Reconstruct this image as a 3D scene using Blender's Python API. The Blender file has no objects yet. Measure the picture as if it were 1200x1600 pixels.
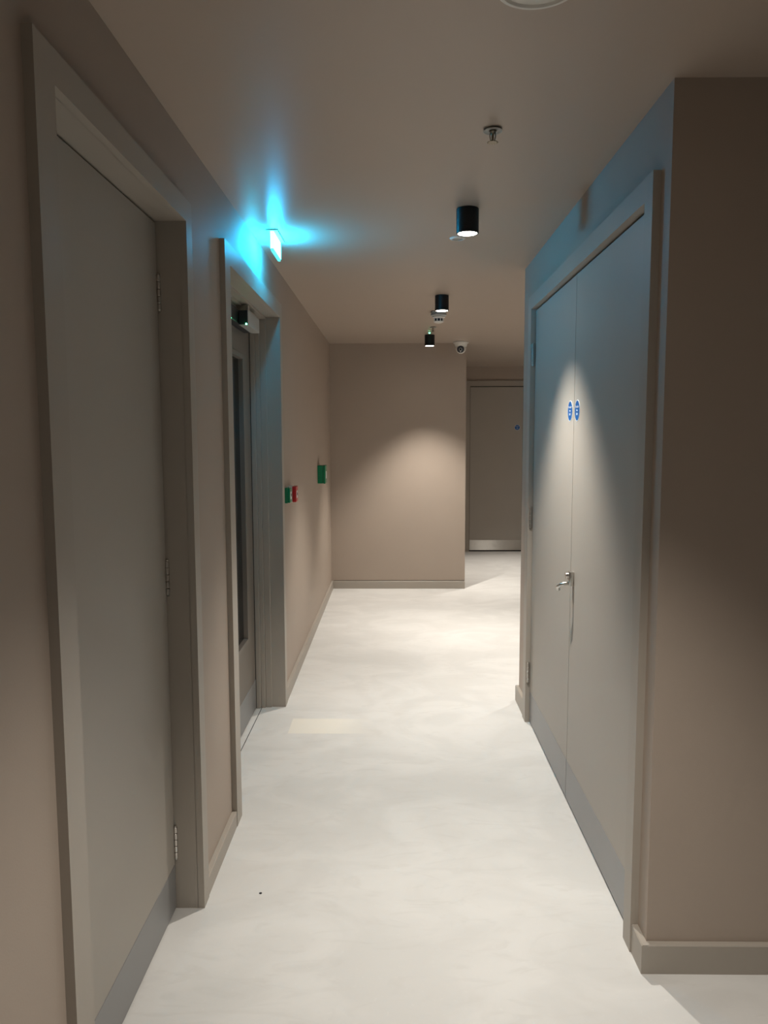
import bpy, bmesh, math
from mathutils import Vector, Matrix

S = bpy.context.scene
C = S.collection

# ------------------------------------------------------------------ view, camera, world
S.view_settings.view_transform = 'Standard'
S.view_settings.look = 'None'
S.view_settings.gamma = 1.0
S.view_settings.use_curve_mapping = False
S.view_settings.exposure = 1.60

cam_d = bpy.data.cameras.new('camera')
cam = bpy.data.objects.new('camera', cam_d)
C.objects.link(cam)
fw = Vector((-0.01411614, 0.99509304, -0.09793149))
rt = Vector((0.99989957, 0.01392503, -0.00263473))
up = Vector((0.0012581, 0.09795885, 0.99518967))
m = Matrix((rt, up, -fw)).transposed().to_4x4()
m.translation = Vector((0, 0, 1.5))
cam.matrix_world = m
cam_d.sensor_fit = 'HORIZONTAL'
cam_d.sensor_width = 36.0
cam_d.lens = 1192.8 / 1200 * 36.0
cam_d.clip_start = 0.02
S.camera = cam

W = bpy.data.worlds.new('world')
S.world = W
W.use_nodes = True
W.node_tree.nodes['Background'].inputs[0].default_value = (0.05, 0.045, 0.04, 1)
W.node_tree.nodes['Background'].inputs[1].default_value = 0.1

LAMP_WATTS = 27.0
CORE_WATTS = 29.0
LAMP_COLOR = (1.0, 0.928, 0.835)
LAMP_CONE = math.radians(84)
LENS_GLOW = 11.0
EXIT_GLOW = 38.0

# measured plan of the corridor (metres, camera over the origin)
XL, XR, H = -0.630, 0.706, 2.398        # left wall, block on the right, ceiling
Y_END, Y_FAR = 7.489, 9.955             # end wall, far wall round the corner
YN, YF = 2.030, 4.240                   # near and far face of the block on the right
XE = 0.6935                             # outer corner of the end wall
XMAX, YMIN = 4.6, -2.6

# ------------------------------------------------------------------ materials
def mat(name, color, rough=0.6, metal=0.0, noise=0.0, nscale=30.0, bump=0.0, bscale=200.0,
        spec=0.5, emit=None, estr=0.0):
    M = bpy.data.materials.new(name)
    M.use_nodes = True
    nt = M.node_tree
    b = nt.nodes['Principled BSDF']
    b.inputs['Base Color'].default_value = (*color, 1)
    b.inputs['Roughness'].default_value = rough
    b.inputs['Metallic'].default_value = metal
    b.inputs['Specular IOR Level'].default_value = spec
    if emit:
        b.inputs['Emission Color'].default_value = (*emit, 1)
        b.inputs['Emission Strength'].default_value = estr
    tc = nt.nodes.new('ShaderNodeTexCoord')
    if noise:
        n = nt.nodes.new('ShaderNodeTexNoise')
        n.inputs['Scale'].default_value = nscale
        n.inputs['Detail'].default_value = 4
        nt.links.new(tc.outputs['Object'], n.inputs['Vector'])
        mx = nt.nodes.new('ShaderNodeMix')
        mx.data_type = 'RGBA'
        mx.inputs[6].default_value = (*[c * (1 - noise) for c in color], 1)
        mx.inputs[7].default_value = (*[min(1, c * (1 + noise)) for c in color], 1)
        nt.links.new(n.outputs['Fac'], mx.inputs[0])
        nt.links.new(mx.outputs[2], b.inputs['Base Color'])
    if bump:
        n2 = nt.nodes.new('ShaderNodeTexNoise')
        n2.inputs['Scale'].default_value = bscale
        n2.inputs['Detail'].default_value = 3
        nt.links.new(tc.outputs['Object'], n2.inputs['Vector'])
        bp = nt.nodes.new('ShaderNodeBump')
        bp.inputs['Strength'].default_value = bump
        bp.inputs['Distance'].default_value = 0.002
        nt.links.new(n2.outputs['Fac'], bp.inputs['Height'])
        nt.links.new(bp.outputs['Normal'], b.inputs['Normal'])
    return M

TAUPE = (0.415, 0.345, 0.288)
M_WALL = mat('taupe_paint', TAUPE, 0.62, noise=0.03, nscale=3, bump=0.10, bscale=260, spec=0.35)
M_CEIL = mat('ceiling_paint', (0.46, 0.38, 0.315), 0.36, noise=0.02, nscale=2, bump=0.06, bscale=200, spec=0.4)
M_TRIM = mat('trim_paint', (0.39, 0.352, 0.305), 0.45, noise=0.02, nscale=6, spec=0.4)
M_DOORD = mat('dark_door_paint', (0.20, 0.175, 0.15), 0.5, noise=0.03, nscale=4)
M_DOOR = mat('door_paint', (0.405, 0.372, 0.328), 0.48, noise=0.025, nscale=4, bump=0.05, bscale=150, spec=0.4)
M_KICK = mat('grey_kick_plate', (0.30, 0.30, 0.30), 0.42, metal=0.35, noise=0.05, nscale=5)
M_STEEL = mat('brushed_steel', (0.62, 0.60, 0.57), 0.28, metal=1.0, noise=0.06, nscale=60)
def brushed(M):
    """horizontally brushed: highlights stretch vertically"""
    nt = M.node_tree
    b = nt.nodes['Principled BSDF']
    cx = nt.nodes.new('ShaderNodeCombineXYZ'); cx.inputs[2].default_value = 1.0
    nt.links.new(cx.outputs[0], b.inputs['Tangent'])
    b.inputs['Anisotropic'].default_value = 1.0
    return M
M_PLATE = brushed(mat('brushed_steel_plate', (0.60, 0.585, 0.55), 0.40, metal=1.0, noise=0.06, nscale=20))
M_HINGE = mat('satin_steel', (0.55, 0.52, 0.48), 0.35, metal=1.0, noise=0.05, nscale=80)
M_BLACK = mat('black_powder_coat', (0.006, 0.007, 0.009), 0.42, noise=0.2, nscale=40, spec=0.35)
M_DARK = mat('dark_plastic_and_shade', (0.02, 0.022, 0.03), 0.4, noise=0.1, nscale=30)  # dark plastic, and the shade painted on the closer's end
M_VOID = mat('gap_shadow', (0.01, 0.01, 0.01), 0.9, noise=0.1)
M_WHITE = mat('white_plastic', (0.74, 0.72, 0.67), 0.4, noise=0.02, nscale=20)
M_GREYP = mat('grey_plastic', (0.42, 0.42, 0.40), 0.45, noise=0.03, nscale=20)
M_GLASSD = mat('dark_glass', (0.012, 0.014, 0.015), 0.08, noise=0.1, nscale=3)
M_GREEN = mat('green_plastic', (0.0, 0.20, 0.085), 0.35, noise=0.05, nscale=30)
M_RED = mat('red_plastic', (0.50, 0.018, 0.022), 0.35, noise=0.05, nscale=30)
M_BLUE = mat('blue_sign_vinyl', (0.004, 0.10, 0.34), 0.4, noise=0.03, nscale=30)
M_SWHITE = mat('white_sign_print', (0.80, 0.84, 0.86), 0.4, noise=0.01, nscale=30)
M_LENS = mat('lit_lamp_lens', (0.9, 0.9, 0.85), 0.4, noise=0.02, emit=(1.0, 0.93, 0.80), estr=LENS_GLOW)
M_EXIT = mat('lit_sign_panel', (0.3, 0.8, 0.8), 0.3, noise=0.01, emit=(0.008, 0.52, 1.0), estr=EXIT_GLOW)
M_EXITG = mat('sign_edge_glass', (0.25, 0.75, 0.70), 0.15, noise=0.01, emit=(0.05, 0.6, 0.6), estr=0.6)
M_GREENDOT = mat('green_glow', (0.2, 0.9, 0.4), 0.4, noise=0.01, emit=(0.08, 1.0, 0.35), estr=9.0)
M_BRASS = mat('sprinkler_metal', (0.28, 0.25, 0.19), 0.35, metal=0.9, noise=0.1, nscale=80)

def floor_material():
    M = bpy.data.materials.new('poured_floor')
    M.use_nodes = True
    nt = M.node_tree
    N, Lk = nt.nodes, nt.links
    b = N['Principled BSDF']
    b.inputs['Roughness'].default_value = 0.55
    b.inputs['Specular IOR Level'].default_value = 0.35
    tc = N.new('ShaderNodeTexCoord')
    def noise(scale, detail, dist, sx=1, sy=1):
        mp = N.new('ShaderNodeMapping')
        mp.inputs['Scale'].default_value = (sx, sy, 1)
        Lk.new(tc.outputs['Object'], mp.inputs['Vector'])
        n = N.new('ShaderNodeTexNoise')
        n.inputs['Scale'].default_value = scale
        n.inputs['Detail'].default_value = detail
        n.inputs['Distortion'].default_value = dist
        Lk.new(mp.outputs[0], n.inputs['Vector'])
        return n.outputs['Fac']
    def mix(fac, a, c):
        mx = N.new('ShaderNodeMix')
        mx.data_type = 'RGBA'
        if hasattr(fac, 'links'): Lk.new(fac, mx.inputs[0])
        else: mx.inputs[0].default_value = fac
        for i, v in ((6, a), (7, c)):
            if hasattr(v, 'links'): Lk.new(v, mx.inputs[i])
            else: mx.inputs[i].default_value = (*v, 1)
        return mx.outputs[2]
    def ramp(v, lo, hi):
        r = N.new('ShaderNodeMapRange')
        r.interpolation_type = 'SMOOTHSTEP'
        Lk.new(v, r.inputs[0])
        r.inputs[1].default_value = lo
        r.inputs[2].default_value = hi
        return r.outputs[0]
    def mul(a, c):
        q = N.new('ShaderNodeMath'); q.operation = 'MULTIPLY'
        for i, v in ((0, a), (1, c)):
            if hasattr(v, 'links'): Lk.new(v, q.inputs[i])
            else: q.inputs[i].default_value = v
        return q.outputs[0]
    cloud = ramp(noise(2.2, 6, 1.4, 1.0, 1.3), 0.36, 0.66)
    base = mix(cloud, (0.625, 0.620, 0.600), (0.685, 0.680, 0.660))
    swirl = ramp(noise(5.5, 8, 2.6, 0.7, 1.7), 0.52, 0.72)
    base = mix(mul(swirl, 0.40), base, (0.58, 0.570, 0.545))
    fleck = ramp(noise(60, 3, 0.5), 0.62, 0.75)
    base = mix(mul(fleck, 0.12), base, (0.80, 0.79, 0.76))
    # cream patch in front of the glazed door, fading towards the right
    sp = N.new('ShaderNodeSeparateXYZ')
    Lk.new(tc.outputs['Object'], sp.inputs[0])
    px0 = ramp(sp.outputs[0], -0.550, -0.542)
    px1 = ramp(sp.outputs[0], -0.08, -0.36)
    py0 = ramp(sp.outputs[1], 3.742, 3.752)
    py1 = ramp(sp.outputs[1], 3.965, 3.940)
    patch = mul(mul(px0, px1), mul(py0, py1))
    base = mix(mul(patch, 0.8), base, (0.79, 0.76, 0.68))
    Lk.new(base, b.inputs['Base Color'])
    bp = N.new('ShaderNodeBump')
    bp.inputs['Strength'].default_value = 0.12
    bp.inputs['Distance'].default_value = 0.003
    Lk.new(noise(24, 6, 1.5), bp.inputs['Height'])
    Lk.new(bp.outputs[0], b.inputs['Normal'])
    return M
M_FLOOR = floor_material()

# ------------------------------------------------------------------ helpers
def box(bm, x0, x1, y0, y1, z0, z1, bev=0.0):
    r = bmesh.ops.create_cube(bm, size=1.0)
    vs = r['verts']
    for v in vs:
        v.co = Vector(((x0 + x1) / 2 + v.co.x * (x1 - x0), (y0 + y1) / 2 + v.co.y * (y1 - y0),
                       (z0 + z1) / 2 + v.co.z * (z1 - z0)))
    if bev:
        es = list({e for v in vs for e in v.link_edges})
        bmesh.ops.bevel(bm, geom=es, offset=bev, segments=2, profile=0.5, affect='EDGES')

def lathe(bm, prof, cx=0, cy=0, cz=0, seg=40, axis='z', mtx=None):
    """prof: list of (radius, height); radius 0 closes to a point."""
    rings = []
    new = []
    for r, z in prof:
        if r <= 1e-6:
            v = bm.verts.new((0, 0, z)); rings.append([v]); new.append(v)
        else:
            ring = [bm.verts.new((r * math.cos(2 * math.pi * k / seg), r * math.sin(2 * math.pi * k / seg), z)) for k in range(seg)]
            rings.append(ring); new += ring
    for a, c in zip(rings, rings[1:]):
        for k in range(seg):
            k2 = (k + 1) % seg
            if len(a) == 1 and len(c) == 1: continue
            if len(a) == 1: bm.faces.new((a[0], c[k2], c[k]))
            elif len(c) == 1: bm.faces.new((a[k], a[k2], c[0]))
            else: bm.faces.new((a[k], a[k2], c[k2], c[k]))
    if mtx is not None:
        for v in new: v.co = mtx @ v.co
    for v in new: v.co += Vector((cx, cy, cz))
    bmesh.ops.recalc_face_normals(bm, faces=list({f for v in new for f in v.link_faces}))

def tube(bm, pts, r, seg=14):
    """round bar through points"""
    pts = [Vector(p) for p in pts]
    rings = []
    for i, p in enumerate(pts):
        d = (pts[min(i + 1, len(pts) - 1)] - pts[max(i - 1, 0)]).normalized()
        u = d.orthogonal().normalized() if i == 0 else (u - d * u.dot(d)).normalized()
        w = d.cross(u)
        rings.append([bm.verts.new(p + (u * math.cos(2 * math.pi * k / seg) + w * math.sin(2 * math.pi * k / seg)) * r) for k in range(seg)])
    for a, c in zip(rings, rings[1:]):
        for k in range(seg):
            bm.faces.new((a[k], a[(k + 1) % seg], c[(k + 1) % seg], c[k]))
    bm.faces.new(rings[0][::-1]); bm.faces.new(rings[-1])

def prism(bm, poly, axis, a0, a1):
    """extrude a 2D polygon along axis ('x': poly is (y,z); 'y': (x,z); 'z': (x,y))"""
    def P(u, v, w):
        return {'x': (w, u, v), 'y': (u, w, v), 'z': (u, v, w)}[axis]
    A = [bm.verts.new(P(u, v, a0)) for u, v in poly]
    B = [bm.verts.new(P(u, v, a1)) for u, v in poly]
    fs = [bm.faces.new(A[::-1]), bm.faces.new(B)]
    n = len(poly)
    for k in range(n):
        fs.append(bm.faces.new((A[k], A[(k + 1) % n], B[(k + 1) % n], B[k])))
    bmesh.ops.recalc_face_normals(bm, faces=fs)

def obj(name, bm, material, parent=None, smooth=False, origin=None):
    me = bpy.data.meshes.new(name)
    if origin is not None:
        for v in bm.verts: v.co -= Vector(origin)
    bm.to_mesh(me); bm.free()
    if smooth:
        for p in me.polygons: p.use_smooth = True
        me.set_sharp_from_angle(angle=math.radians(35))
    me.materials.append(material)
    o = bpy.data.objects.new(name, me)
    C.objects.link(o)
    if origin is not None: o.location = origin
    if parent:
        o.parent = parent
        o.location = Vector(o.location) - ABS.get(parent.name, Vector((0, 0, 0)))
        ABS[o.name] = ABS.get(parent.name, Vector((0, 0, 0))) + Vector(o.location)
    else:
        ABS[o.name] = Vector(o.location)
    return o
ABS = {}

def thing(name, label, cat, loc, group=None, kind=None):
    o = bpy.data.objects.new(name, None)
    o.empty_display_size = 0.05
    C.objects.link(o)
    o.location = loc
    ABS[o.name] = Vector(loc)
    return tag(o, label, cat, group, kind)

def tag(o, label, cat, group=None, kind=None):
    o['label'] = label; o['category'] = cat
    if group: o['group'] = group
    if kind: o['kind'] = kind
    return o

def part(name, parent, material, smooth=False):
    """collects world coordinates, links under parent"""
    bm = bmesh.new()
    def done():
        base = ABS[parent.name]
        for v in bm.verts: v.co -= base
        o = obj(name, bm, material)
        o.parent = parent
        ABS[o.name] = base.copy()
        if smooth:
            for p in o.data.polygons: p.use_smooth = True
            o.data.set_sharp_from_angle(angle=math.radians(35))
        return o
    return bm, done

def structure(name, bm, material, label, cat):
    return tag(obj(name, bm, material), label, cat, kind='structure')

def text_mesh(s, size):
    cu = bpy.data.curves.new('text_curve', 'FONT')
    cu.body = s; cu.size = size
    cu.align_x = 'CENTER'; cu.align_y = 'CENTER'; cu.extrude = 0.0002
    o = bpy.data.objects.new('text_tmp', cu)
    C.objects.link(o)
    dg = bpy.context.evaluated_depsgraph_get()
    me = bpy.data.meshes.new_from_object(o.evaluated_get(dg))
    bpy.data.objects.remove(o)
    return me

# ------------------------------------------------------------------ room shell
T = 0.30
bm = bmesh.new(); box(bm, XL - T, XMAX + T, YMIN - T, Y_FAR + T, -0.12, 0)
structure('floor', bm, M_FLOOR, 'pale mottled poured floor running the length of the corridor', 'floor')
bm = bmesh.new(); box(bm, XL - T, XMAX + T, YMIN - T, Y_FAR + T, H, H + 0.12)
structure('ceiling', bm, M_CEIL, 'smooth taupe ceiling over the corridor', 'ceiling')

# left wall with two door recesses
D1 = dict(y0=1.432, y1=2.300, top=2.131, xl=-0.700)     # opening, leaf face
D2 = dict(y0=2.903, y1=4.132, top=2.135, xl=-0.770)
bm = bmesh.new()
def wl(y0, y1, z0, z1): box(bm, XL - T, XL, y0, y1, z0, z1)
wl(YMIN, D1['y0'] - .01, 0, H); wl(D1['y0'] - .01, D1['y1'] + .01, D1['top'] + .01, H)
wl(D1['y1'] + .01, D2['y0'] - .01, 0, H); wl(D2['y0'] - .01, D2['y1'] + .01, D2['top'] + .01, H)
wl(D2['y1'] + .01, Y_END, 0, H)
structure('wall_left', bm, M_WALL, 'long taupe left wall holding the plain door and the glazed door', 'wall')

bm = bmesh.new(); box(bm, XL - T, XE, Y_END, Y_FAR + T, 0, H)
structure('wall_end', bm, M_WALL, 'taupe end wall with a pool of light, facing down the corridor', 'wall')
bm = bmesh.new(); box(bm, XE, XMAX + T, Y_FAR, Y_FAR + T, 0, H)
structure('wall_far', bm, M_WALL, 'dim taupe far wall round the corner behind the end wall', 'wall')
# block on the right: leaves a recess for the double door
DR = dict(y0=2.170, y1=3.912, top=2.135, xl=XR + 0.003)
bm = bmesh.new()
box(bm, XR, XR + 0.05, YN, DR['y0'] - .01, 0, H)
box(bm, XR, XR + 0.05, DR['y1'] + .01, YF, 0, H)
box(bm, XR, XR + 0.05, DR['y0'] - .01, DR['y1'] + .01, DR['top'] + .01, H)
box(bm, XR + 0.05, XMAX + T, YN, YF, 0, H)
structure('wall_right', bm, M_WALL, 'taupe block on the right carrying the tall double doors and turning the near corner', 'wall')
bm = bmesh.new(); box(bm, XMAX, XMAX + T, YF, Y_FAR, 0, H)
structure('wall_side', bm, M_WALL, 'taupe wall closing the side passage, hidden behind the right block', 'wall')
bm = bmesh.new(); box(bm, XMAX, XMAX + T, YMIN, YN, 0, H)
structure('wall_near', bm, M_WALL, 'taupe wall closing the space right of the camera, out of frame', 'wall')
bm = bmesh.new(); box(bm, XL - T, XMAX + T, YMIN - T, YMIN, 0, H)
structure('wall_back', bm, M_WALL, 'taupe wall behind the camera, out of frame', 'wall')

# skirtings: plain board with a small chamfer
BT, BH = 0.018, 0.078
def skirt_x(bm, x, sgn, y0, y1, h=BH):          # board on a wall of constant x, standing out by sgn
    poly = [(x, 0), (x + sgn * BT, 0), (x + sgn * BT, h - .003), (x + sgn * (BT - .003), h), (x, h)]
    prism(bm, poly, 'y', y0, y1)
def skirt_y(bm, y, sgn, x0, x1, h=BH):
    poly = [(y, 0), (y + sgn * BT, 0), (y + sgn * BT, h - .003), (y + sgn * (BT - .003), h), (y, h)]
    prism(bm, poly, 'x', x0, x1)
LA = XL + 0.020       # face of the left architraves
bm = bmesh.new(); skirt_x(bm, XL, 1, 2.362, 2.815, 0.062); skirt_x(bm, XL, 1, 4.205, Y_END - BT, 0.075); skirt_x(bm, XL, 1, YMIN, 1.350, 0.062)
structure('baseboard_left', bm, M_TRIM, 'taupe skirting board along the foot of the left wall', 'skirting board')
bm = bmesh.new(); skirt_y(bm, Y_END, -1, XL, XE, 0.075)
be = structure('baseboard_end', bm, M_TRIM, 'taupe skirting board along the foot of the end wall', 'skirting board')
bm = bmesh.new(); box(bm, XL + .02, XE - .002, Y_END - .0022, Y_END + .0005, .0752, .0792)
obj('shadow_gap', bm, M_VOID, be)
bm = bmesh.new(); skirt_x(bm, XR, -1, YN - BT, 2.104, 0.086); skirt_y(bm, YN, -1, XR, XMAX, 0.086)
structure('baseboard_near', bm, M_TRIM, 'taupe skirting board wrapping the near corner of the right block', 'skirting board')
bm = bmesh.new(); skirt_x(bm, XR, -1, 3.992, YF + BT, 0.086); skirt_y(bm, YF, 1, XR, XMAX, 0.086)
structure('baseboard_right', bm, M_TRIM, 'short taupe skirting board at the far corner of the right block', 'skirting board')

# ------------------------------------------------------------------ door hardware
def hinge(parent, x, y, z, sgn=1, h=0.105):
    bm, done = part('hinge', parent, M_HINGE, True)
    r = 0.0065
    n = 5
    for k in range(n):
        z0 = z - h / 2 + h * k / n
        lathe(bm, [(0, z0 + .0008), (r * .85, z0 + .0008), (r, z0 + .002), (r, z0 + h / n - .002), (r * .85, z0 + h / n - .0008), (0, z0 + h / n - .0008)], x, y, 0, 16)
    lathe(bm, [(0, z + h / 2), (r * .7, z + h / 2), (r * .8, z + h / 2 + .003), (0, z + h / 2 + .006)], x, y, 0, 16)
    lathe(bm, [(0, z - h / 2 - .006), (r * .8, z - h / 2 - .003), (r * .7, z - h / 2), (0, z - h / 2)], x, y, 0, 16)
    box(bm, x - sgn * .008, x - sgn * .001, y - .0015, y + .0015, z - h / 2, z + h / 2)
    return done()

def surround(bm, y0, y1, yi0, yi1, zi, zo, xa, xb):
    """one-piece door surround on a wall of constant x"""
    poly = [(y0, 0), (yi0, 0), (yi0, zi), (yi1, zi), (yi1, 0), (y1, 0), (y1, zo), (y0, zo)]
    prism(bm, poly, 'x', xa, xb)

# ---- door 1: plain single door, left foreground
d1 = thing('door_1', 'plain taupe single door in a deep frame, left foreground', 'door', (XL, 1.866, 0), kind='structure')
bm, done = part('door_frame', d1, M_TRIM)
xb = XL - 0.13
surround(bm, 1.352, 2.362, D1['y0'], D1['y1'], D1['top'], 2.195, XL - .001, LA)
box(bm, xb, XL, D1['y0'] - .01, D1['y0'], 0, D1['top'])
box(bm, xb, XL, D1['y1'], D1['y1'] + .01, 0, D1['top'])
box(bm, xb, XL, D1['y0'] - .01, D1['y1'] + .01, D1['top'], D1['top'] + .012)
box(bm, xb, D1['xl'] - .048, D1['y0'], D1['y1'], 0.0, D1['top'])       # closed back of the lining
done()
bm, done = part('door_leaf', d1, M_DOOR)
box(bm, D1['xl'] - .045, D1['xl'], D1['y0'] + .007, D1['y1'] - .003, .006, D1['top'] - .006, .0015)
leaf = done()
bm, done = part('kick_plate', leaf, M_KICK)
box(bm, D1['xl'] - .001, D1['xl'] + .0015, D1['y0'] + .008, D1['y1'] - .006, .008, .150, .0005)
done()
for z in (1.925, 1.072, 0.222): hinge(d1, D1['xl'] + .004, D1['y1'] - .004, z)

# ---- door 2: glazed door in a stepped lining, left middle
d2 = thing('door_2', 'dark recessed door with a tall glass panel under the cyan exit sign', 'door', (XL, 3.52, 0), kind='structure')
bm, done = part('door_frame', d2, M_TRIM)
xb = -0.88
surround(bm, 2.815, 4.205, D2['y0'], D2['y1'], D2['top'], 2.212, XL, LA)
# stepped lining: outer board, bead, inner board
steps = [(XL, -0.686, 0.0), (-0.686, -0.720, 0.011), (-0.720, -0.744, 0.020), (-0.744, -0.8, 0.028)]
for x1, x0, s in steps:
    box(bm, x0, x1, D2['y1'] - s, D2['y1'] + .012, 0, D2['top'], .003 if s else 0)
    box(bm, x0, x1, D2['y0'] - .012, D2['y0'] + s, 0, D2['top'], .001)
    box(bm, x0, x1, D2['y0'], D2['y1'], D2['top'] - s, D2['top'] + .012, .001)
box(bm, xb, -0.8, D2['y0'] - .012, D2['y1'] + .012, 0, D2['top'] + .01)
done()
bm, done = part('door_leaf', d2, M_DOORD)
X2 = D2['xl']; ya, yb = D2['y0'] + .030, D2['y1'] - .038
gy0, gy1, gz0, gz1 = 3.655, 3.872, 0.455, 1.895
gy0 = 3.05
fx = X2 - .028
box(bm, fx, X2, ya, gy0, .008, D2['top'] - .030); box(bm, fx, X2, gy1, yb, .008, D2['top'] - .030)
box(bm, fx, X2, gy0, gy1, .008, gz0); box(bm, fx, X2, gy0, gy1, gz1, D2['top'] - .030)
leaf = done()
bm, done = part('glazing_bead', leaf, M_DOORD)
w = .020; hgt = .010
box(bm, X2 - .02, X2 + hgt, gy0 - w, gy0 + .004, gz0 - w, gz1 + w, .002); box(bm, X2 - .02, X2 + hgt, gy1 - .004, gy1 + w, gz0 - w, gz1 + w, .002)
box(bm, X2 - .02, X2 + hgt, gy0, gy1, gz0 - w, gz0 + .004, .002); box(bm, X2 - .02, X2 + hgt, gy0, gy1, gz1 - .004, gz1 + w, .002)
done()
bm, done = part('glass_panel', leaf, M_GLASSD)
box(bm, X2 - .022, X2 - .014, gy0, gy1, gz0, gz1)
done()
bm, done = part('kick_plate', leaf, M_KICK)
box(bm, X2 - .001, X2 + .0015, ya + .002, yb - .002, .010, .170, .0005)
done()
bm, done = part('threshold_strip', d2, M_VOID)
box(bm, -0.7425, -0.7395, D2['y0'] + .01, D2['y1'] - .002, -0.001, .0012)
done()
bm, done = part('edge_seal', d2, M_VOID)
box(bm, X2 - .02, X2 + .002, yb + .001, yb + .0095, .006, D2['top'] - .03)
done()
# overhead closer on the door frame
cl = thing('door_closer', 'grey box door closer with green light at the head of the glazed door', 'door closer', (-0.70, 3.75, 2.02))
bm, done = part('closer_body', cl, M_GREYP)
box(bm, -0.724, -0.680, 3.612, 3.905, 2.020, 2.088, .003)
done()
bm, done = part('shaded_end', cl, M_DARK)  # near end of the closer lies in shade, painted dark here
box(bm, -0.722, -0.682, 3.604, 3.6125, 2.022, 2.086, .001)
done()
bm, done = part('dark_bar', cl, M_DARK)  # dark bar beside the closer body
box(bm, X2 + .0015, -0.728, 3.20, 3.95, 2.028, 2.092, .002)
done()
bm, done = part('mounting_bracket', cl, M_HINGE)
box(bm, -0.745, -0.690, 3.66, 3.70, 2.087, 2.122, .001)
box(bm, -0.700, -0.692, 3.66, 3.90, 2.087, 2.105, .001)
done()
for (x, y, z, nm) in ((-0.688, 3.602, 2.0235, 'green_dot'), (-0.7285, 3.46, 2.030, 'green_dot')):
    bm, done = part(nm, cl, M_GREENDOT, True)
    r = .0042 if x > -.7 else .0022
    lathe(bm, [(0, -r), (r * .7, -r * .7), (r, 0), (r * .7, r * .7), (0, r)], x, y, z, 14)
    done()

# ---- door 3: pair of tall doors on the right
d3 = thing('door_3', 'tall pair of taupe double doors on the right with two blue signs', 'door', (XR, 3.04, 0), kind='structure')
RA = XR - 0.022
ym = 3.0515
bm, done = part('door_frame', d3, M_TRIM)
surround(bm, 2.104, 3.992, DR['y0'], DR['y1'], DR['top'], 2.200, RA, XR + .0005)
box(bm, XR, XR + .049, DR['y0'] - .009, DR['y0'], 0, DR['top'])
box(bm, XR, XR + .049, DR['y1'], DR['y1'] + .009, 0, DR['top'])
box(bm, XR, XR + .049, DR['y0'], DR['y1'], DR['top'], DR['top'] + .009)
done()
XD = DR['xl']
for y0, y1 in ((DR['y0'] + .004, ym - .0022), (ym + .0022, DR['y1'] - .004)):
    bm, done = part('door_leaf', d3, M_DOOR)
    box(bm, XD, XD + .040, y0, y1, .008, DR['top'] - .008, .0012)
    leaf = done()
    bm, done = part('kick_plate', leaf, M_KICK)
    box(bm, XD - .0015, XD + .001, y0 + .002, y1 - .002, .010, .168, .0005)
    done()
for z in (1.910, 1.088, 0.270): hinge(d3, XD - .013, DR['y1'] - .005, z, -1)
# lever handle
bm, done = part('door_handle', d3, M_STEEL, True)
yh, zh = 3.004, 0.925
h_bm = bm
box(bm, XD - .020, XD + .001, yh - .015, yh + .015, .908, .966, .003)
h = done()
bm, done = part('lever', h, M_STEEL, True)
tube(bm, [(XD - .016, yh, .918), (XD - .034, yh, .917), (XD - .046, yh + .003, .913), (XD - .051, yh + .014, .906), (XD - .053, yh + .030, .899), (XD - .050, yh + .036, .886)], .0075)
done()
bm, done = part('lock_cylinder', h, M_STEEL, True)
R90 = Matrix.Rotation(math.radians(90), 3, 'Y')
lathe(bm, [(0, -.010), (.011, -.010), (.012, -.007), (.012, .012), (0, .012)], XD - .021, yh, .950, 20, mtx=R90)
done()

# ---- door 4: far door with a steel kick plate
d4 = thing('door_4', 'dim taupe door at the far end with a shiny steel kick plate', 'door', (1.31, Y_FAR, 0), kind='structure')
xa, xb = 0.972, 1.662
bm, done = part('door_frame', d4, M_TRIM)
prism(bm, [(xa - .055, 0), (xa, 0), (xa, 2.145), (xb, 2.145), (xb, 0), (xb + .06, 0), (xb + .06, 2.215), (xa - .055, 2.215)], 'y', Y_FAR - .018, Y_FAR + .001)
done()
bm, done = part('door_gap', d4, M_VOID)
box(bm, xa, xb, Y_FAR - .0015, Y_FAR + .0005, 0, 2.145)
done()
bm, done = part('door_leaf', d4, M_DOOR)
box(bm, xa + .004, xb - .008, Y_FAR - .012, Y_FAR - .001, .016, 2.135, .001)
leaf = done()
bm, done = part('kick_plate', leaf, M_PLATE)
box(bm, xa + .006, xb - .010, Y_FAR - .0135, Y_FAR - .0115, .018, .150, .0004)
done()

# ------------------------------------------------------------------ blue door signs
def door_sign(label, loc, rot, r, group, lines):
    t = thing('fire_door_sign', label, 'sign', loc, group)
    t.rotation_euler = rot
    bm = bmesh.new()
    lathe(bm, [(0, 0), (r, 0), (r, .0010), (0, .0010)], seg=48)
    o = obj('sign_rim', bm, M_SWHITE); o.parent = t
    bm = bmesh.new()
    lathe(bm, [(0, .0011), (r * .93, .0011), (r * .93, .0014), (0, .0014)], seg=48)
    o = obj('sign_disc', bm, M_BLUE); o.parent = t
    for s, sz, dy in lines:
        me = text_mesh(s, sz)
        me.materials.append(M_SWHITE)
        w_ = bpy.data.objects.new('sign_lettering', me)
        C.objects.link(w_); w_.parent = t; w_.location = (0, dy, .0017)
    return t
L3 = [('Fire door', .0145, .0150), ('keep', .0110, .0010), ('shut', .0150, -.0130)]
ROT_R = (math.radians(90), 0, math.radians(-90))      # text faces -x
door_sign('right-hand of the two round blue signs by the double door seam, on the near leaf', (XD - .0001, 2.996, 1.600), ROT_R, .0415, 'blue signs on the double doors', L3)
door_sign('left-hand of the two round blue signs by the double door seam, on the far leaf', (XD - .0001, 3.116, 1.602), ROT_R, .0415, 'blue signs on the double doors', L3)
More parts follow.
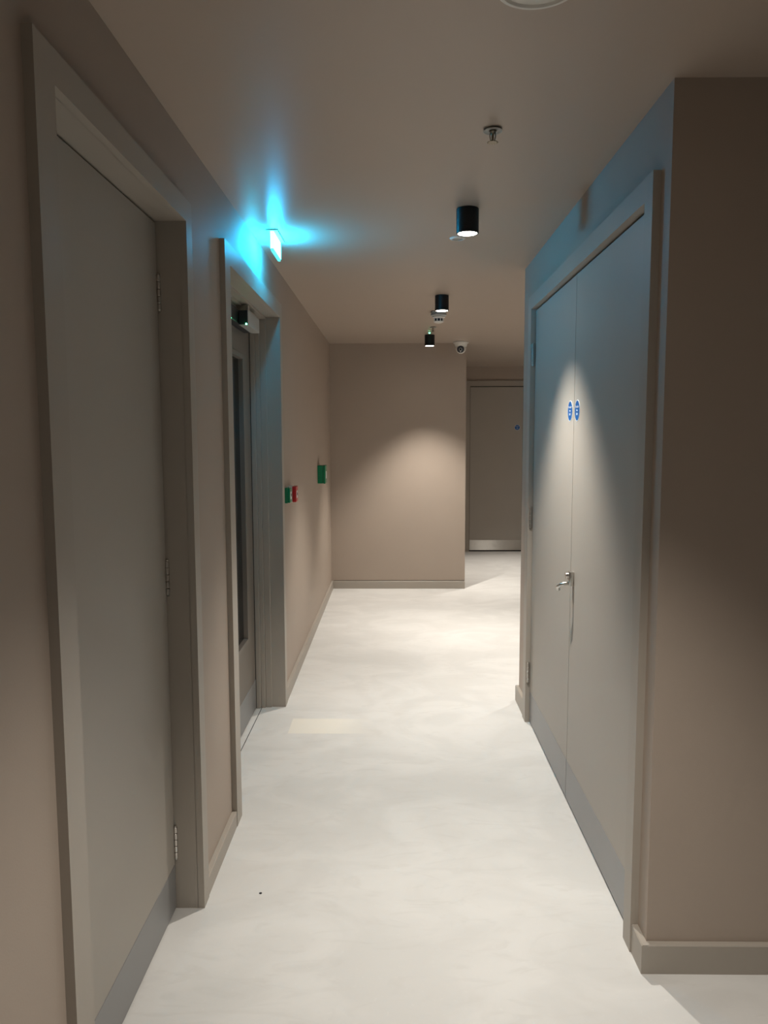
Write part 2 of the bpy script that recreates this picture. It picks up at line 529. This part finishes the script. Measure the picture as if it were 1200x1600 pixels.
door_sign('small round blue sign on the dim door at the far end', (1.583, Y_FAR - .0122, 1.617), (math.radians(90), 0, 0), .036, None, L3)

# ------------------------------------------------------------------ cylinder spotlights
def lamp(label, x, y, power=1.0):
    t = thing('ceiling_spotlight', label, 'ceiling light', (x, y, H), 'black cylinder spotlights on the ceiling')
    R, hh = .0445, .097
    bm, done = part('lamp_housing', t, M_BLACK, True)
    lathe(bm, [(0, 0), (R - .002, 0), (R, -.002), (R, -hh + .0015), (R - .0015, -hh), (R - .0045, -hh), (R - .0060, -hh + .0035), (0, -hh + .0035)], x, y, H, 56)
    done()
    bm, done = part('lens', t, M_LENS, True)
    lathe(bm, [(0, -hh + .0034), (R - .0070, -hh + .0034), (R - .0070, -hh + .0015), (0, -hh + .0010)], x, y, H, 48)
    done()
    ld = bpy.data.lights.new('spot_beam', 'SPOT')
    ld.energy = LAMP_WATTS * power; ld.color = LAMP_COLOR
    ld.spot_size = LAMP_CONE; ld.spot_blend = .60; ld.shadow_soft_size = .012
    lc = bpy.data.lights.new('core_beam', 'SPOT')
    lc.energy = CORE_WATTS * power; lc.color = LAMP_COLOR
    lc.spot_size = math.radians(76); lc.spot_blend = 1.0; lc.shadow_soft_size = .012
    lco = bpy.data.objects.new('core_beam', lc)
    C.objects.link(lco); lco.parent = t; lco.location = (0, 0, -hh - .014)
    lo = bpy.data.objects.new('spot_beam', ld)
    C.objects.link(lo); lo.parent = t; lo.location = (0, 0, -hh - .014)
    return t
lamp('large nearest black cylinder spotlight on the ceiling in front of the double doors', 0.290, 3.130)
lamp('middle black cylinder spotlight, just in front of the smoke detector', 0.303, 4.995, 1.06)
lamp('farthest and smallest black cylinder spotlight, below the green dot', 0.311, 6.890, 1.14)
lamp('black cylinder spotlight above the camera, out of the frame', 0.285, 1.250, 0.84)
lamp('black cylinder spotlight behind the camera, out of the frame', 0.285, -0.650, 0.50)
lamp('black cylinder spotlight in the side passage behind the right block', 1.620, 5.230, 0.95)
lamp('black cylinder spotlight deeper in the side passage behind the right block', 3.600, 5.480, 1.20)
lamp('added unseen black cylinder spotlight by the far wall of the side passage, behind the right block', 1.480, 8.330, 1.15)  # added out of view to brighten the far floor and kick plate

# ------------------------------------------------------------------ exit sign
ex = thing('exit_sign', 'small glowing cyan-white exit sign hanging from the ceiling by the left wall', 'exit sign', (-.532, 3.515, H))
bm, done = part('ceiling_plate', ex, M_GREYP)
box(bm, -.557, -.507, 3.405, 3.625, H - .006, H, .001)
done()
bm, done = part('sign_panel', ex, M_EXIT)
box(bm, -.540, -.524, 3.412, 3.618, 2.318, H - .006, .001)
done()
bm, done = part('bottom_edge', ex, M_EXITG)
box(bm, -.538, -.526, 3.412, 3.618, 2.308, 2.3182, .001)
done()

# ------------------------------------------------------------------ ceiling devices
def sprinkler(label, x, y, s=1.0):
    t = thing('sprinkler', label, 'sprinkler', (x, y, H), 'sprinkler heads on the ceiling')
    bm, done = part('escutcheon', t, M_GREYP if s > 1 else M_GREYP, True)
    lathe(bm, [(.012, -.001), (.022, -.001), (.0275, -.004), (.0285, -.0065), (.026, -.0075), (.0205, -.0045), (.012, -.0045)], x, y, H, 40)
    done()
    bm, done = part('sprinkler_body', t, M_BRASS, True)
    lathe(bm, [(0, 0), (.010, -.001), (.010, -.009), (.0055, -.013), (.0038, -.018), (.0036, -.032), (.005, -.037), (0, -.037)], x, y, H, 20)
    for sx in (-1, 1):
        tube(bm, [(x + sx * .007, y, H - .010), (x + sx * .0085, y, H - .020), (x + sx * .006, y, H - .031), (x, y, H - .037)], .0015, 8)
    done()
    bm, done = part('deflector', t, M_BRASS)
    n = 24
    pr = []
    for k in range(n):
        r = .0165 if k % 2 == 0 else .0125
        for dd in (-.3, .3):
            a = 2 * math.pi * (k + dd) / n
            pr.append((x + r * math.cos(a), y + r * math.sin(a)))
    prism(bm, pr, 'z', H - .0385, H - .0370)
    done()
    return t
sprinkler('large near sprinkler head hanging from the ceiling above the nearest spotlight', 0.289, 2.344)
sprinkler('tiny far sprinkler head between the smoke detector and the farthest spotlight', 0.316, 6.400)

t = thing('emergency_downlight', 'small flush white ring fitting on the ceiling behind the nearest spotlight', 'emergency light', (0.287, 3.580, H))
bm, done = part('trim_ring', t, M_WHITE, True)
lathe(bm, [(.024, -.002), (.026, -.006), (.034, -.004), (.037, 0)], .287, 3.580, H, 40); done()
bm, done = part('lens', t, M_GREYP, True)
lathe(bm, [(0, -.0035), (.010, -.003), (.0245, -.001), (.0245, 0)], .287, 3.580, H, 32); done()

t = thing('ceiling_speaker', 'round white ceiling fitting cut off by the top edge of the picture', 'ceiling speaker', (0.287, 1.612, H))
bm, done = part('rim', t, M_WHITE, True)
lathe(bm, [(.074, -.004), (.078, -.010), (.086, -.009), (.092, 0)], .287, 1.612, H, 64); done()
bm, done = part('speaker_grille', t, M_WHITE, True)
lathe(bm, [(0, -.010), (.04, -.0085), (.0745, -.005), (.0745, 0)], .287, 1.612, H, 64); done()

# smoke detector with sounder base
x, y = 0.318, 5.62
t = thing('smoke_detector', 'white smoke detector with dark slots just behind the middle spotlight', 'smoke detector', (x, y, H))
bm, done = part('sounder_base', t, M_GREYP, True)
lathe(bm, [(0, 0), (.050, 0), (.058, -.004), (.058, -.012), (.050, -.014), (.050, -.018), (.057, -.020), (.057, -.030), (.048, -.036), (0, -.036)], x, y, H, 48); done()
bm, done = part('detector_head', t, M_WHITE, True)
lathe(bm, [(0, -.034), (.044, -.034), (.046, -.043), (.038, -.048), (.034, -.051), (.027, -.052), (.027, -.069), (.036, -.070), (.033, -.077), (.018, -.083), (0, -.084)], x, y, H, 48)
for k in range(8):
    a = 2 * math.pi * (k + .5) / 8
    lathe(bm, [(0, -.071), (.0040, -.071), (.0040, -.050), (0, -.050)], x + .032 * math.cos(a), y + .032 * math.sin(a), H, 10)
done()
bm, done = part('sensing_chamber', t, M_DARK, True)
lathe(bm, [(.0275, -.0698), (.0305, -.0698), (.0305, -.0515), (.0275, -.0515)], x, y, H, 36); done()

# small glowing green dot on a ceiling disc
x, y = 0.300, 6.700
t = thing('green_dot', 'tiny bright green dot on the ceiling over the farthest spotlight', 'indicator light', (x, y, H))
bm, done = part('bezel', t, M_GREYP, True)
lathe(bm, [(0, 0), (.014, 0), (.014, -.004), (.009, -.007), (0, -.007)], x, y, H, 24); done()
bm, done = part('lens', t, M_GREENDOT, True)
lathe(bm, [(0, -.006), (.0075, -.006), (.0065, -.009), (.003, -.011), (0, -.0115)], x, y, H, 20); done()

# turret camera
x, y = 0.631, 7.392
t = thing('security_camera', 'white turret security camera on the ceiling at the corner of the end wall', 'security camera', (x, y, H))
bm, done = part('mounting_base', t, M_WHITE, True)
lathe(bm, [(0, 0), (.070, 0), (.074, -.004), (.074, -.014), (.070, -.018), (.062, -.020), (.056, -.040), (.046, -.056), (0, -.056)], x, y, H, 48); done()
cz = H - .062
bm, done = part('camera_ball', t, M_WHITE, True)
ball = [(0, -.050)] + [(.050 * math.cos(a), .050 * math.sin(a)) for a in [math.radians(d) for d in range(-75, 90, 15)]] + [(0, .050)]
lathe(bm, ball, x, y, cz, 40); done()
aim = Vector((-.15, -1, -.30)).normalized()
q = Vector((0, 0, 1)).rotation_difference(aim).to_matrix()
bm, done = part('camera_face', t, M_DARK, True)
c = Vector((x, y, cz)) + aim * .040
lathe(bm, [(0, -.006), (.034, -.006), (.034, .006), (.030, .0085), (.014, .0085), (.013, .005), (0, .005)], c.x, c.y, c.z, 36, mtx=q); done()
bm, done = part('lens', t, M_GLASSD, True)
lathe(bm, [(0, .004), (.0125, .004), (.010, .010), (.005, .0125), (0, .013)], c.x, c.y, c.z, 28, mtx=q); done()
bm, done = part('infrared_window', t, M_WHITE, True)
c2 = c + q @ Vector((0, .0, .0085)) + Vector((0, 0, -.021))
lathe(bm, [(0, -.001), (.006, -.001), (.006, .001), (0, .0015)], c2.x, c2.y, c2.z, 20, mtx=q); done()

# ------------------------------------------------------------------ boxes on the left wall
def call_point(label, cat, y0, y1, z0, z1, d_back, d_face, m_back, m_face, name, extra):
    t = thing(name, label, cat, (XL, (y0 + y1) / 2, (z0 + z1) / 2))
    bm, done = part('back_box', t, m_back)
    box(bm, XL, XL + d_back, y0, y1, z0, z1, .002); done()
    bm, done = part('front_cover', t, m_face)
    box(bm, XL + d_back, XL + d_face, y0 + .002, y1 - .002, z0 + .002, z1 - .002, .004); done()
    if extra:
        bm, done = part('push_panel', t, M_SWHITE)
        zc, yc = (z0 + z1) / 2, (y0 + y1) / 2
        box(bm, XL + d_face - .001, XL + d_face + .0008, yc - .024, yc + .024, zc - .024, zc + .020, .001); done()
        bm, done = part('press_button', t, M_DARK, True)
        lathe(bm, [(0, 0), (.008, 0), (.008, .0015), (0, .0015)], XL + d_face + .002, yc, zc, 20, mtx=R90); done()
    return t
call_point('flat green door release box beside the glazed door frame, left of the red one', 'door release', 4.352, 4.438, 1.122, 1.210, .016, .030, M_GREEN, M_GREEN, 'door_release', True)
call_point('red fire alarm call point on white back box beside the glazed door', 'fire alarm', 4.500, 4.590, 1.114, 1.211, .022, .046, M_WHITE, M_RED, 'fire_alarm_call_point', True)
t = thing('emergency_release_box', 'taller green box farther along the left wall near the end wall', 'door release', (XL, 6.29, 1.19))
bm, done = part('back_box', t, M_GREEN); box(bm, XL, XL + .044, 6.220, 6.360, 1.122, 1.268, .003); done()
bm, done = part('front_cover', t, M_GREEN); box(bm, XL + .046, XL + .064, 6.218, 6.362, 1.120, 1.270, .004); done()
bm, done = part('push_panel', t, M_SWHITE); box(bm, XL + .063, XL + .066, 6.26, 6.32, 1.16, 1.22, .001); done()
bm, done = part('cover_seam', t, M_DARK); box(bm, XL + .043, XL + .047, 6.222, 6.358, 1.124, 1.266); done()

# small black speck on the floor
bm = bmesh.new(); lathe(bm, [(0, 0), (.0045, 0), (.005, .0012), (0, .0022)], seg=12)
o = obj('floor_speck', bm, M_DARK); o.location = (-0.445, 2.381, 0)
tag(o, 'tiny black speck lying on the pale floor near the plain door', 'debris')
